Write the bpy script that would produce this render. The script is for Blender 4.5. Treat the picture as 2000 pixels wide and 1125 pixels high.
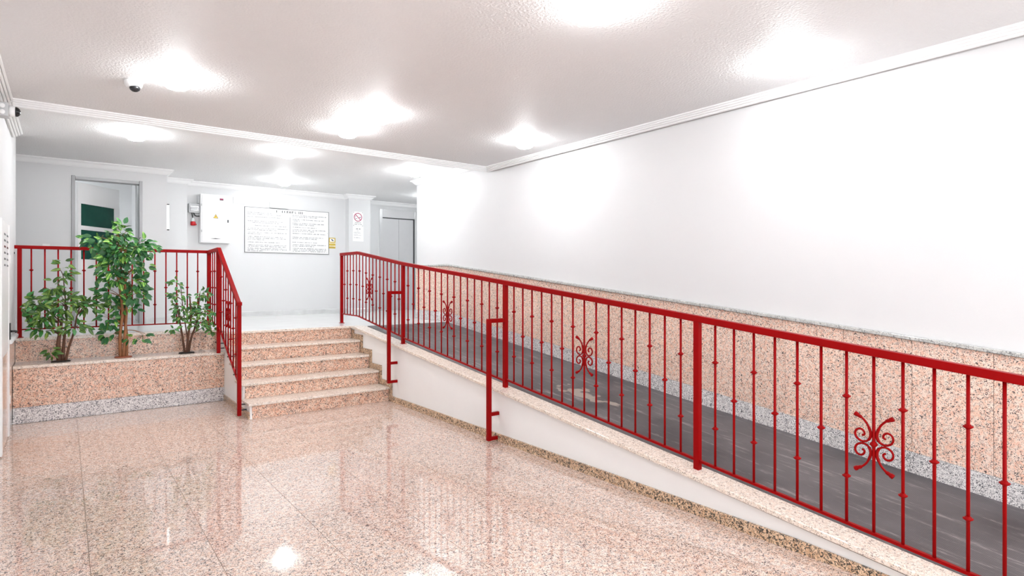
import bpy, bmesh, math, random
from mathutils import Vector, Matrix

for o in list(bpy.data.objects):
    bpy.data.objects.remove(o, do_unlink=True)
SC = bpy.context.scene
COL = SC.collection
random.seed(7)
R = math.radians

# ------------------------------------------------------------------ camera, world, exposure
YAW = math.atan2(1000 - 125.5, 1138.0)
cam_d = bpy.data.cameras.new('camera')
cam_d.sensor_width = 36.0
cam_d.lens = 1138.0 / 2000.0 * 36.0
cam_d.shift_y = -15.5 / 2000.0
cam_d.clip_start = 0.05
cam = bpy.data.objects.new('camera', cam_d)
cam.location = (0, 0, 1.5)
cam.rotation_euler = (R(90), 0, -YAW)
COL.objects.link(cam)
SC.camera = cam

W = bpy.data.worlds.new('world')
SC.world = W
W.use_nodes = True
W.node_tree.nodes['Background'].inputs[0].default_value = (0.95, 0.97, 1.0, 1)
W.node_tree.nodes['Background'].inputs[1].default_value = 1.3      # daylight through the open entrance
vs = SC.view_settings
vs.view_transform = 'Standard'
vs.look = 'None'
vs.gamma = 1.0
vs.use_curve_mapping = False
vs.exposure = 1.5
LAMP = 26.0           # emission of the opal ceiling lamps in the hall
LAMP_LANDING = 39.0   # and of the brighter ones over the landing

# ------------------------------------------------------------------ materials
def nodes_of(name):
    m = bpy.data.materials.new(name)
    m.use_nodes = True
    nt = m.node_tree
    return m, nt, nt.nodes['Principled BSDF']

def plain(name, col, rough=0.5, metal=0.0, spec=0.5, noise=0.0, nscale=8.0, bump=0.0, bscale=60.0, coat=0.0):
    m, nt, b = nodes_of(name)
    b.inputs['Base Color'].default_value = (*col, 1)
    b.inputs['Roughness'].default_value = rough
    b.inputs['Metallic'].default_value = metal
    b.inputs['Specular IOR Level'].default_value = spec
    b.inputs['Coat Weight'].default_value = coat
    tc = nt.nodes.new('ShaderNodeTexCoord')
    n = nt.nodes.new('ShaderNodeTexNoise')
    n.inputs['Scale'].default_value = nscale
    n.inputs['Detail'].default_value = 4
    nt.links.new(tc.outputs['Object'], n.inputs['Vector'])
    mx = nt.nodes.new('ShaderNodeMix')
    mx.data_type = 'RGBA'
    k = 1.0 - noise
    mx.inputs[6].default_value = (col[0]*k, col[1]*k, col[2]*k, 1)
    mx.inputs[7].default_value = (*[min(1, c*(1+noise*0.5)) for c in col], 1)
    nt.links.new(n.outputs['Fac'], mx.inputs[0])
    nt.links.new(mx.outputs[2], b.inputs['Base Color'])
    if bump:
        n2 = nt.nodes.new('ShaderNodeTexNoise')
        n2.inputs['Scale'].default_value = bscale
        n2.inputs['Detail'].default_value = 3
        nt.links.new(tc.outputs['Object'], n2.inputs['Vector'])
        bp = nt.nodes.new('ShaderNodeBump')
        bp.inputs['Strength'].default_value = bump
        bp.inputs['Distance'].default_value = 0.01
        nt.links.new(n2.outputs['Fac'], bp.inputs['Height'])
        nt.links.new(bp.outputs['Normal'], b.inputs['Normal'])
    return m

def ramp_node(nt, stops, interp='LINEAR'):
    r = nt.nodes.new('ShaderNodeValToRGB')
    r.color_ramp.interpolation = interp
    e = r.color_ramp.elements
    while len(e) < len(stops):
        e.new(0.5)
    for i, (p, c) in enumerate(stops):
        e[i].position = p
        e[i].color = c if len(c) == 4 else (*c, 1)
    return r

def granite(name, light, mid, fleck, brown, scale=1.0, amount=0.56, rough=0.12, wave=1.6, spec=0.5):
    """polished speckled granite: two tone ground with dark worm-like flecks"""
    m, nt, b = nodes_of(name)
    L = nt.links.new
    tc = nt.nodes.new('ShaderNodeTexCoord')
    oi = nt.nodes.new('ShaderNodeObjectInfo')
    mul = nt.nodes.new('ShaderNodeVectorMath'); mul.operation = 'SCALE'
    mul.inputs[0].default_value = (31.7, 17.3, 23.9)
    L(oi.outputs['Random'], mul.inputs['Scale'])
    add = nt.nodes.new('ShaderNodeVectorMath'); add.operation = 'ADD'
    L(tc.outputs['Object'], add.inputs[0]); L(mul.outputs[0], add.inputs[1])
    def noise(s, d, dist, ro=0.5):
        n = nt.nodes.new('ShaderNodeTexNoise')
        n.inputs['Scale'].default_value = s * scale
        n.inputs['Detail'].default_value = d
        n.inputs['Roughness'].default_value = ro
        n.inputs['Distortion'].default_value = dist
        L(add.outputs[0], n.inputs['Vector'])
        return n
    n1 = noise(40, 2, 0.6)
    g = ramp_node(nt, [(0.38, mid), (0.60, light)])
    L(n1.outputs['Fac'], g.inputs[0])
    n2 = noise(62, 1.5, wave)
    f = ramp_node(nt, [(amount, (0, 0, 0)), (amount + 0.045, (1, 1, 1))])
    L(n2.outputs['Fac'], f.inputs[0])
    n3 = noise(95, 1, wave * 0.8)
    f3 = ramp_node(nt, [(amount + 0.005, (0, 0, 0)), (amount + 0.08, (0.75, 0.75, 0.75))])
    L(n3.outputs['Fac'], f3.inputs[0])
    a = nt.nodes.new('ShaderNodeMix'); a.data_type = 'RGBA'
    L(f3.outputs[0], a.inputs[0]); L(g.outputs[0], a.inputs[6]); a.inputs[7].default_value = (*brown, 1)
    c = nt.nodes.new('ShaderNodeMix'); c.data_type = 'RGBA'
    L(f.outputs[0], c.inputs[0]); L(a.outputs[2], c.inputs[6]); c.inputs[7].default_value = (*fleck, 1)
    # slight tone shift from slab to slab
    hv = nt.nodes.new('ShaderNodeHueSaturation')
    mr = nt.nodes.new('ShaderNodeMapRange')
    mr.inputs['To Min'].default_value = 0.95; mr.inputs['To Max'].default_value = 1.04
    L(oi.outputs['Random'], mr.inputs['Value']); L(mr.outputs[0], hv.inputs['Value'])
    L(c.outputs[2], hv.inputs['Color'])
    L(hv.outputs[0], b.inputs['Base Color'])
    b.inputs['Roughness'].default_value = rough
    b.inputs['Specular IOR Level'].default_value = spec
    return m

M = {}
M['wall'] = plain('white_paint', (0.745, 0.745, 0.75), 0.55, noise=0.02, nscale=3, bump=0.04, bscale=140)
M['ceiling'] = plain('textured_ceiling_paint', (0.78, 0.77, 0.77), 0.62, noise=0.02, bump=0.7, bscale=55)
M['wall_bright'] = plain('white_landing_paint', (0.73, 0.735, 0.74), 0.55, noise=0.02, nscale=3, bump=0.04, bscale=140)
M['kerb_paint'] = plain('white_gloss_paint', (0.93, 0.93, 0.925), 0.35, noise=0.02, nscale=5)
M['ceiling_far'] = plain('textured_landing_ceiling_paint', (0.87, 0.87, 0.87), 0.6, noise=0.02, bump=0.6, bscale=60)
M['cornice'] = plain('white_plaster_moulding', (0.92, 0.92, 0.92), 0.45)
M['pink'] = granite('pink_granite', (0.93, 0.75, 0.64), (0.89, 0.57, 0.43), (0.10, 0.085, 0.08), (0.40, 0.28, 0.23), scale=1.05, amount=0.57, wave=2.2)
M['floorg'] = granite('polished_floor_granite', (0.90, 0.75, 0.665), (0.80, 0.55, 0.43), (0.12, 0.10, 0.10), (0.36, 0.26, 0.22), scale=1.15, rough=0.045, amount=0.545, wave=2.2, spec=0.8)
M['pink_coarse'] = granite('coarse_pink_granite', (0.92, 0.68, 0.54), (0.86, 0.50, 0.35), (0.11, 0.085, 0.08), (0.34, 0.22, 0.17), scale=0.72, amount=0.55, wave=2.6)
M['grey_coarse'] = granite('coarse_grey_granite', (0.93, 0.90, 0.89), (0.78, 0.74, 0.74), (0.15, 0.14, 0.16), (0.42, 0.39, 0.40), scale=0.72, amount=0.54, wave=2.6)
M['grey'] = granite('light_grey_granite', (0.93, 0.90, 0.88), (0.76, 0.73, 0.72), (0.12, 0.12, 0.13), (0.36, 0.35, 0.35), scale=1.15, amount=0.545, wave=2.2)
M['kerbg'] = granite('ochre_granite', (0.84, 0.62, 0.43), (0.66, 0.42, 0.26), (0.07, 0.06, 0.05), (0.25, 0.17, 0.11), amount=0.52)
M['cap'] = granite('grey_cap_granite', (0.66, 0.66, 0.63), (0.54, 0.54, 0.52), (0.22, 0.22, 0.22), (0.36, 0.36, 0.35), amount=0.57)
M['beige'] = granite('beige_granite', (0.90, 0.82, 0.74), (0.80, 0.68, 0.58), (0.36, 0.30, 0.26), (0.60, 0.50, 0.42), scale=1.2, amount=0.58, rough=0.16)
M['marble'] = plain('white_marble', (0.86, 0.86, 0.85), 0.12, noise=0.10, nscale=3)
M['marble_grey'] = plain('grey_white_marble', (0.74, 0.75, 0.75), 0.2, noise=0.25, nscale=6)
M['grout'] = plain('dark_grout', (0.30, 0.22, 0.17), 0.8)
M['red'] = plain('red_painted_iron', (0.28, 0.0008, 0.0016), 0.40, noise=0.10, nscale=20, spec=0.10)
M['black'] = plain('black_plastic', (0.012, 0.012, 0.014), 0.2)
M['dark'] = plain('dark_metal', (0.05, 0.05, 0.055), 0.4, metal=0.6)
M['gap_shade'] = plain('brown_gap_shade', (0.10, 0.065, 0.05), 0.7, noise=0.3, nscale=12)  # dark brown standing in for the shade inside the cornice gaps
M['white_metal'] = plain('white_enamel', (0.90, 0.90, 0.90), 0.3)
M['white_plastic'] = plain('white_plastic', (0.88, 0.88, 0.88), 0.35)
M['grey_plastic'] = plain('grey_plastic', (0.55, 0.56, 0.57), 0.4)
M['smoke_plastic'] = plain('smoked_plastic', (0.22, 0.22, 0.23), 0.15)
M['steel'] = plain('brushed_steel', (0.55, 0.55, 0.56), 0.38, metal=0.75, noise=0.08, nscale=14)
M['steel_panel'] = plain('grey_lacquered_steel', (0.70, 0.70, 0.71), 0.2, metal=0.2, noise=0.04)
M['alu'] = plain('aluminium', (0.33, 0.33, 0.335), 0.35, metal=0.2)
M['paper'] = plain('white_paper', (0.93, 0.93, 0.93), 0.6)
M['ink'] = plain('grey_ink', (0.13, 0.13, 0.14), 0.7)
M['ink_dark'] = plain('black_ink', (0.03, 0.03, 0.035), 0.7)
M['sign_red'] = plain('red_print', (0.42, 0.01, 0.10), 0.5)
M['yellow'] = plain('yellow_print', (0.60, 0.43, 0.05), 0.45)
M['amber'] = plain('amber_print', (0.95, 0.60, 0.08), 0.45)
M['cream'] = plain('pale_yellow_print', (0.95, 0.85, 0.55), 0.45)
M['plug_red'] = plain('red_plug_plastic', (0.48, 0.003, 0.008), 0.35)
M['plug_pale'] = plain('pale_grey_plug', (0.72, 0.80, 0.80), 0.4)
M['green_glass'] = plain('dark_green_glass', (0.010, 0.085, 0.060), 0.22, noise=0.5, nscale=4)
M['bark'] = plain('brown_bark', (0.36, 0.15, 0.06), 0.7, noise=0.6, nscale=18, bump=0.5, bscale=50)
M['bark_dark'] = plain('dark_brown_bark', (0.13, 0.055, 0.030), 0.7, noise=0.5, nscale=18, bump=0.5, bscale=50)
M['soil'] = plain('dark_soil', (0.02, 0.016, 0.013), 0.9, noise=0.5, nscale=60, bump=0.6)
M['terracotta'] = plain('terracotta', (0.35, 0.10, 0.05), 0.7)

def make_lamp_mat(name, e):
    m, nt, b = nodes_of(name)
    b.inputs['Base Color'].default_value = (0.95, 0.95, 0.95, 1)
    b.inputs['Emission Color'].default_value = (0.95, 0.98, 1.0, 1)
    b.inputs['Emission Strength'].default_value = e
    return m
M['lamp'] = make_lamp_mat('lit_opal_glass', LAMP)
M['lamp_landing'] = make_lamp_mat('lit_opal_glass_landing', LAMP_LANDING)

def make_tube_mat():
    m, nt, b = nodes_of('lit_white_tube')
    b.inputs['Emission Color'].default_value = (1, 1, 1, 1)
    b.inputs['Emission Strength'].default_value = 1.0
    return m
M['tube'] = make_tube_mat()

def make_rubber():
    m, nt, b = nodes_of('ribbed_rubber')
    L = nt.links.new
    tc = nt.nodes.new('ShaderNodeTexCoord')
    n = nt.nodes.new('ShaderNodeTexNoise'); n.inputs['Scale'].default_value = 1.6; n.inputs['Detail'].default_value = 6
    L(tc.outputs['Object'], n.inputs['Vector'])
    r = ramp_node(nt, [(0.35, (0.050, 0.044, 0.048)), (0.62, (0.120, 0.110, 0.116))])
    L(n.outputs['Fac'], r.inputs[0])
    # pale worn scuffs drawn out along the ramp
    mp = nt.nodes.new('ShaderNodeMapping'); mp.inputs['Scale'].default_value = (10, 1.5, 1.5)
    L(tc.outputs['Object'], mp.inputs['Vector'])
    n2 = nt.nodes.new('ShaderNodeTexNoise'); n2.inputs['Scale'].default_value = 1.8; n2.inputs['Detail'].default_value = 10; n2.inputs['Roughness'].default_value = 0.75
    L(mp.outputs[0], n2.inputs['Vector'])
    r2 = ramp_node(nt, [(0.53, (0, 0, 0)), (0.575, (0.14, 0.14, 0.14)), (0.635, (0.6, 0.6, 0.6))])
    L(n2.outputs['Fac'], r2.inputs[0])
    mx = nt.nodes.new('ShaderNodeMix'); mx.data_type = 'RGBA'
    L(r2.outputs[0], mx.inputs[0]); L(r.outputs[0], mx.inputs[6]); mx.inputs[7].default_value = (0.36, 0.33, 0.32, 1)
    # one larger bare patch worn through to the screed
    mp2 = nt.nodes.new('ShaderNodeMapping'); mp2.inputs['Location'].default_value = (0.14, 0.03, 0.0)
    L(tc.outputs['Object'], mp2.inputs['Vector'])
    sc2 = nt.nodes.new('ShaderNodeVectorMath'); sc2.operation = 'MULTIPLY'; sc2.inputs[1].default_value = (5.5, 1.9, 0.0)
    L(mp2.outputs[0], sc2.inputs[0])
    ln = nt.nodes.new('ShaderNodeVectorMath'); ln.operation = 'LENGTH'; L(sc2.outputs[0], ln.inputs[0])
    n4 = nt.nodes.new('ShaderNodeTexNoise'); n4.inputs['Scale'].default_value = 5; n4.inputs['Detail'].default_value = 5
    L(tc.outputs['Object'], n4.inputs['Vector'])
    ad = nt.nodes.new('ShaderNodeMath'); ad.operation = 'MULTIPLY_ADD'; ad.inputs[1].default_value = 3.2
    L(n4.outputs['Fac'], ad.inputs[0]); L(ln.outputs['Value'], ad.inputs[2])
    r4 = ramp_node(nt, [(0.0, (1, 1, 1)), (0.52, (1, 1, 1)), (0.54, (0, 0, 0))])
    dv = nt.nodes.new('ShaderNodeMath'); dv.operation = 'DIVIDE'; dv.inputs[1].default_value = 4.0
    L(ad.outputs[0], dv.inputs[0]); L(dv.outputs[0], r4.inputs[0])
    mx2 = nt.nodes.new('ShaderNodeMix'); mx2.data_type = 'RGBA'
    L(r4.outputs[0], mx2.inputs[0]); L(mx.outputs[2], mx2.inputs[6]); mx2.inputs[7].default_value = (0.34, 0.29, 0.25, 1)
    L(mx2.outputs[2], b.inputs['Base Color'])
    w = nt.nodes.new('ShaderNodeTexWave'); w.bands_direction = 'X'
    w.inputs['Scale'].default_value = 26
    L(tc.outputs['Object'], w.inputs['Vector'])
    bp = nt.nodes.new('ShaderNodeBump'); bp.inputs['Strength'].default_value = 0.5; bp.inputs['Distance'].default_value = 0.004
    L(w.outputs['Fac'], bp.inputs['Height']); L(bp.outputs[0], b.inputs['Normal'])
    b.inputs['Roughness'].default_value = 0.5
    return m
M['rubber'] = make_rubber()

def make_leaf_mat(name, dark, mid, pale, edge):
    m, nt, b = nodes_of(name)
    L = nt.links.new
    tc = nt.nodes.new('ShaderNodeTexCoord')
    sp = nt.nodes.new('ShaderNodeSeparateXYZ'); L(tc.outputs['Object'], sp.inputs[0])
    ab = nt.nodes.new('ShaderNodeMath'); ab.operation = 'ABSOLUTE'; L(sp.outputs['X'], ab.inputs[0])
    n = nt.nodes.new('ShaderNodeTexNoise'); n.inputs['Scale'].default_value = 40
    L(tc.outputs['Object'], n.inputs['Vector'])
    ma = nt.nodes.new('ShaderNodeMath'); ma.operation = 'MULTIPLY_ADD'
    L(n.outputs['Fac'], ma.inputs[0]); ma.inputs[1].default_value = 0.012; L(ab.outputs[0], ma.inputs[2])
    mr = nt.nodes.new('ShaderNodeMapRange'); mr.inputs['From Min'].default_value = 0.004; mr.inputs['From Max'].default_value = 0.030
    L(ma.outputs[0], mr.inputs['Value'])
    r = ramp_node(nt, [(0.0, pale), (0.25, mid), (0.65, dark), (1.0, edge)])
    L(mr.outputs[0], r.inputs[0])
    oi = nt.nodes.new('ShaderNodeObjectInfo')
    hs = nt.nodes.new('ShaderNodeHueSaturation')
    m1 = nt.nodes.new('ShaderNodeMapRange'); m1.inputs['To Min'].default_value = 0.5; m1.inputs['To Max'].default_value = 1.6
    L(oi.outputs['Random'], m1.inputs['Value']); L(m1.outputs[0], hs.inputs['Value'])
    m2 = nt.nodes.new('ShaderNodeMapRange'); m2.inputs['To Min'].default_value = 0.53; m2.inputs['To Max'].default_value = 0.47
    L(oi.outputs['Random'], m2.inputs['Value']); L(m2.outputs[0], hs.inputs['Hue'])
    L(r.outputs[0], hs.inputs['Color']); L(hs.outputs[0], b.inputs['Base Color'])
    b.inputs['Roughness'].default_value = 0.4
    return m
M['leaf_var'] = make_leaf_mat('variegated_leaf', (0.022, 0.15, 0.022), (0.07, 0.30, 0.04), (0.55, 0.66, 0.20), (0.30, 0.52, 0.08))
M['leaf_dark'] = make_leaf_mat('dark_leaf', (0.030, 0.095, 0.012), (0.065, 0.17, 0.02), (0.20, 0.30, 0.06), (0.05, 0.14, 0.018))
M['leaf_mid'] = make_leaf_mat('mid_green_leaf', (0.022, 0.14, 0.030), (0.05, 0.24, 0.04), (0.22, 0.40, 0.12), (0.04, 0.20, 0.035))

# ------------------------------------------------------------------ mesh helpers
WORLD = {}          # object name -> world location of its origin (no rotations on parents)

class MB:
    def __init__(s):
        s.v = []; s.f = []
    def poly(s, pts):
        i = len(s.v); s.v += [tuple(p) for p in pts]; s.f.append(tuple(range(i, i+len(pts))))
        return s
    def hexa(s, b, t):
        """b, t: four corners each, same winding (counter-clockwise from above)"""
        i = len(s.v); s.v += [tuple(p) for p in b] + [tuple(p) for p in t]
        s.f += [(i+3, i+2, i+1, i), (i+4, i+5, i+6, i+7)]
        for k in range(4):
            j = (k+1) % 4
            s.f.append((i+k, i+j, i+4+j, i+4+k))
        return s
    def box(s, x0, y0, z0, x1, y1, z1):
        return s.hexa([(x0,y0,z0),(x1,y0,z0),(x1,y1,z0),(x0,y1,z0)], [(x0,y0,z1),(x1,y0,z1),(x1,y1,z1),(x0,y1,z1)])
    def prism_x(s, yz, x0, x1):
        """polygon in the y,z plane extruded along x"""
        return s._prism([(x0,y,z) for y,z in yz], [(x1,y,z) for y,z in yz])
    def prism_z(s, xy, z0, z1):
        return s._prism([(x,y,z0) for x,y in xy], [(x,y,z1) for x,y in xy])
    def prism_y(s, xz, y0, y1):
        return s._prism([(x,y0,z) for x,z in xz], [(x,y1,z) for x,z in xz])
    def _prism(s, a, b):
        n = len(a); i = len(s.v); s.v += a + b
        s.f.append(tuple(range(i+n-1, i-1, -1))); s.f.append(tuple(range(i+n, i+2*n)))
        for k in range(n):
            j = (k+1) % n
            s.f.append((i+k, i+j, i+n+j, i+n+k))
        return s
    def rail_yz(s, path, x0, x1, h):
        """bar of height h hanging below the (y, z) path"""
        i = len(s.v)
        for y, z in path:
            s.v += [(x0,y,z),(x1,y,z),(x1,y,z-h),(x0,y,z-h)]
        n = len(path)
        for k in range(n-1):
            a = i+4*k; b = a+4
            for q in range(4):
                w = (q+1) % 4
                s.f.append((a+q, a+w, b+w, b+q))
        s.f.append((i, i+3, i+2, i+1)); e = i+4*(n-1); s.f.append((e, e+1, e+2, e+3))
        return s
    def lathe(s, prof, n=16, c=(0,0,0), axis='z'):
        i = len(s.v)
        for r, z in prof:
            for k in range(n):
                a = 2*math.pi*k/n
                p = (r*math.cos(a), r*math.sin(a), z)
                if axis == 'x': p = (p[2], p[0], p[1])
                if axis == 'y': p = (p[0], p[2], p[1])
                s.v.append((c[0]+p[0], c[1]+p[1], c[2]+p[2]))
        m = len(prof)
        for j in range(m-1):
            for k in range(n):
                w = (k+1) % n
                s.f.append((i+j*n+k, i+j*n+w, i+(j+1)*n+w, i+(j+1)*n+k))
        s.f.append(tuple(i+k for k in range(n-1, -1, -1)))
        s.f.append(tuple(i+(m-1)*n+k for k in range(n)))
        return s
    def tube(s, pts, r, n=8):
        pts = [Vector(p) for p in pts]
        rr = r if isinstance(r, (list, tuple)) else [r]*len(pts)
        i = len(s.v); m = len(pts)
        t0 = (pts[1]-pts[0]).normalized()
        u = t0.orthogonal().normalized()
        for k in range(m):
            t = (pts[min(k+1, m-1)] - pts[max(k-1, 0)]).normalized()
            u = (u - t*u.dot(t)).normalized(); w = t.cross(u)
            for q in range(n):
                a = 2*math.pi*q/n
                s.v.append(tuple(pts[k] + (u*math.cos(a) + w*math.sin(a))*rr[k]))
        for k in range(m-1):
            for q in range(n):
                z = (q+1) % n
                s.f.append((i+k*n+q, i+k*n+z, i+(k+1)*n+z, i+(k+1)*n+q))
        s.f.append(tuple(i+q for q in range(n-1, -1, -1)))
        s.f.append(tuple(i+(m-1)*n+q for q in range(n)))
        return s
    def mesh(s, name, mat, origin=None, smooth=False):
        xs = [p[0] for p in s.v]; ys = [p[1] for p in s.v]; zs = [p[2] for p in s.v]
        if origin is None:
            origin = ((min(xs)+max(xs))/2, (min(ys)+max(ys))/2, min(zs))
        me = bpy.data.meshes.new(name)
        me.from_pydata([(x-origin[0], y-origin[1], z-origin[2]) for x, y, z in s.v], [], s.f)
        bm = bmesh.new(); bm.from_mesh(me)
        bmesh.ops.recalc_face_normals(bm, faces=bm.faces)
        bm.to_mesh(me); bm.free()
        if smooth:
            for p in me.polygons: p.use_smooth = True
        me.materials.append(M[mat])
        return me, Vector(origin)
    def build(s, name, mat, parent=None, smooth=False, bevel=0.0, origin=None, label=None):
        me, org = s.mesh(name, mat, origin, smooth)
        return put(name, me, org, parent, bevel, label)

def put(name, me, org, parent=None, bevel=0.0, label=None):
    o = bpy.data.objects.new(name, me)
    COL.objects.link(o)
    org = Vector(org)
    if parent is not None:
        o.parent = parent
        o.location = org - WORLD[parent.name]
    else:
        o.location = org
    WORLD[o.name] = org
    if bevel:
        b = o.modifiers.new('bevel', 'BEVEL'); b.width = bevel; b.segments = 2; b.limit_method = 'ANGLE'
    if label: o['label'] = label
    return o

def tag(o, label=None, cat=None, group=None, kind=None):
    if label: o['label'] = label
    if cat: o['category'] = cat
    if group: o['group'] = group
    if kind: o['kind'] = kind
    return o

def thing(name, loc, label, cat, group=None):
    o = bpy.data.objects.new(name, None)
    COL.objects.link(o)
    o.location = loc
    o.empty_display_size = 0.05
    WORLD[o.name] = Vector(loc)
    return tag(o, label, cat, group)

def structure(o, label=None, cat=None):
    return tag(o, label, cat, None, 'structure')

# ------------------------------------------------------------------ dimensions (metres)
LZ = 0.855                    # landing level
SX0, SX1 = 1.585, 3.20        # stair flight
RX = 4.70                     # right wall face
CZ, FZ = 3.06, 3.17           # near and far ceilings
TF = [6.68, 6.98, 7.28, 7.575, 7.87]      # riser faces
def ramp_z(y): return min(LZ, max(0.0, 0.242 + 0.1127*(y - 2.29)))
RY0, RY1 = 0.145, 7.73
def dado_z(y): return 1.746 - 0.1027*max(0.0, 7.72 - y)

# ------------------------------------------------------------------ room shell
fl = MB().box(-0.44, -2.0, -0.10, 4.70, 8.0, -0.004).build('floor', 'grout')
structure(fl, 'polished pink granite tile floor of the entrance hall', 'floor')
xj = [-0.44, 0.107, 0.657, 1.207, 1.757, 2.307, 2.857, 3.20]
yj = [-1.336, -0.310, 0.716, 1.743, 2.770, 3.796, 4.823, 5.850, 6.876, 7.93]
G = 0.0013
for i in range(len(xj)-1):
    for j in range(len(yj)-1):
        x0, x1, y0, y1 = xj[i]+G, xj[i+1]-G, yj[j]+G, yj[j+1]-G
        ye, xe = TF[0]-G, SX0-G                     # clear of the stair flight
        if y0 > 6.6 and x0 > xe: continue
        if x1 > xe and y1 > ye:
            if y0 > ye: pts = [(x0,y0),(xe,y0),(xe,y1),(x0,y1)]
            elif x0 > xe: pts = [(x0,y0),(x1,y0),(x1,ye),(x0,ye)]
            else: pts = [(x0,y0),(x1,y0),(x1,ye),(xe,ye),(xe,y1),(x0,y1)]
        else: pts = [(x0,y0),(x1,y0),(x1,y1),(x0,y1)]
        MB().prism_z(pts, -0.004, 0.0).build('floor_tile', 'floorg', fl)

lw = MB().box(-0.62, -2.0, -0.1, -0.44, 8.75, 3.25).build('wall_left', 'wall')
structure(lw)
rw = MB().box(RX, -2.0, -0.1, RX+0.18, 8.74, 3.25).build('wall_right', 'wall')
structure(rw)
structure(MB().box(-0.62, -2.0, CZ, RX+0.18, 6.60, 3.30).build('ceiling', 'ceiling'))
structure(MB().box(-3.2, 6.60, FZ, 7.8, 12.6, 3.30).build('ceiling.001', 'ceiling_far'))
land = MB().prism_z([(-3.0,8.40),(SX0+0.022,8.40),(SX0+0.022,7.895),(3.36,7.895),(3.36,7.73),(4.70,7.73),(4.70,8.74),(7.6,8.74),(7.6,11.7),(-3.0,11.7)], -0.1, LZ).build('floor.001', 'marble')
structure(land, 'white marble landing at the head of the stairs', 'floor')

# back walls of the landing
DW, PW, BW, SW, EW = 10.20, 10.97, 11.12, 10.95, 11.55
bk = MB()
bk.box(-3.0, DW, LZ-0.1, 0.082, DW+0.14, 3.25)
bk.box(0.919, DW, LZ-0.1, 1.235, PW, 3.25)
bk.box(0.082, DW, 2.95, 0.919, DW+0.14, 3.25)
structure(bk.build('wall_back', 'wall_bright'))
structure(MB().box(1.0, PW, LZ-0.1, 1.62, 11.9, 3.25).build('wall_back.001', 'wall_bright'))
structure(MB().box(1.60, BW, LZ-0.1, 4.45, 11.9, 3.25).build('wall_back.002', 'wall_bright'))
structure(MB().box(4.40, SW, LZ-0.1, 4.846, 11.9, 3.25).build('wall_back.003', 'wall_bright'))
structure(MB().prism_z([(4.80,EW),(5.317,EW),(5.317,EW+0.02),(6.24,EW+0.02),(6.24,EW),(7.6,EW),(7.6,11.9),(4.80,11.9)], LZ-0.1, 3.25).build('wall_back.004', 'wall_bright'))
structure(MB().box(-3.1, 8.0, LZ-0.1, -3.0, 12.4, 3.25).build('wall_side', 'wall_bright'))
structure(MB().box(7.6, 8.5, LZ-0.1, 7.7, 12.4, 3.25).build('wall_side.001', 'wall_bright'))
structure(MB().box(4.88, 8.58, LZ-0.1, 7.7, 8.74, 3.25).build('wall_side.002', 'wall_bright'))
structure(MB().box(-3.1, 8.60, LZ-0.1, -0.62, 8.75, 3.25).build('wall_side.003', 'wall_bright'))
# small room behind the open doorway
structure(MB().box(-1.4, 11.72, LZ-0.1, 1.0, 11.86, 3.25).build('wall_inner', 'wall_bright'))
structure(MB().box(0.905, DW+0.9, LZ-0.1, 1.0, 11.72, 3.25).build('wall_inner.001', 'wall_bright'))
structure(MB().box(-1.4, DW+0.14, LZ-0.1, -1.3, 11.72, 3.25).build('wall_inner.002', 'wall_bright'))

# ------------------------------------------------------------------ mouldings
def ribbed(n=4, w=0.080, h=0.058):
    """stepped moulding profile: (distance from the room edge, drop below the ceiling)"""
    pr = [(0.0, 0.0)]
    for k in range(n):
        d0, d1 = w*k/n, w*(k+1)/n
        z0, z1 = h*k/n, h*(k+1)/n
        pr += [(d0, z0 + (z1-z0)*0.75), (d0 + (d1-d0)*0.62, z1 + 0.001), (d0 + (d1-d0)*0.72, z1 - 0.009), (d1, z1 - 0.009)]
    pr += [(w, h), (w+0.006, h), (w+0.006, 0.0)]
    return pr

pr = ribbed()
o = MB()
yy0, yy1 = -2.0, 6.56
o._prism([(4.584+d, yy0, CZ-z) for d, z in pr], [(4.584+d, yy1+d*0.9, CZ-z) for d, z in pr])
t1 = structure(o.build('trim_1', 'cornice'), 'ribbed white cornice along the right wall', 'cornice')
MB().box(4.672, -2.0, CZ-0.045, RX-0.0005, 6.60, CZ-0.0005).build('shadow_gap_strip', 'gap_shade', t1)  # strip added to darken the shadow gap between cornice and wall
o = MB()
o._prism([(-0.350-d, yy0, CZ-z) for d, z in pr], [(-0.350-d, 8.08, CZ-z) for d, z in pr])
t2 = structure(o.build('trim_2', 'cornice'), 'ribbed white cornice along the left wall', 'cornice')
MB().box(-0.4395, -2.0, CZ-0.045, -0.4365, 8.08, CZ-0.0005).build('shadow_gap_strip', 'gap_shade', t2)  # same added dark strip, painting the shade behind the left cornice
o = MB()
o._prism([(-0.350-d*0.0, 6.555+d, CZ-z) for d, z in pr], [(4.584+d*0.9, 6.555+d, CZ-z) for d, z in pr])
structure(o.build('trim_3', 'cornice'), 'ribbed white cornice crossing the ceiling where it steps', 'cornice')
# back edge of the ceiling step
structure(MB().box(-0.44, 6.60, CZ-0.02, RX, 6.645, FZ).build('trim_4', 'cornice'))

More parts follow.
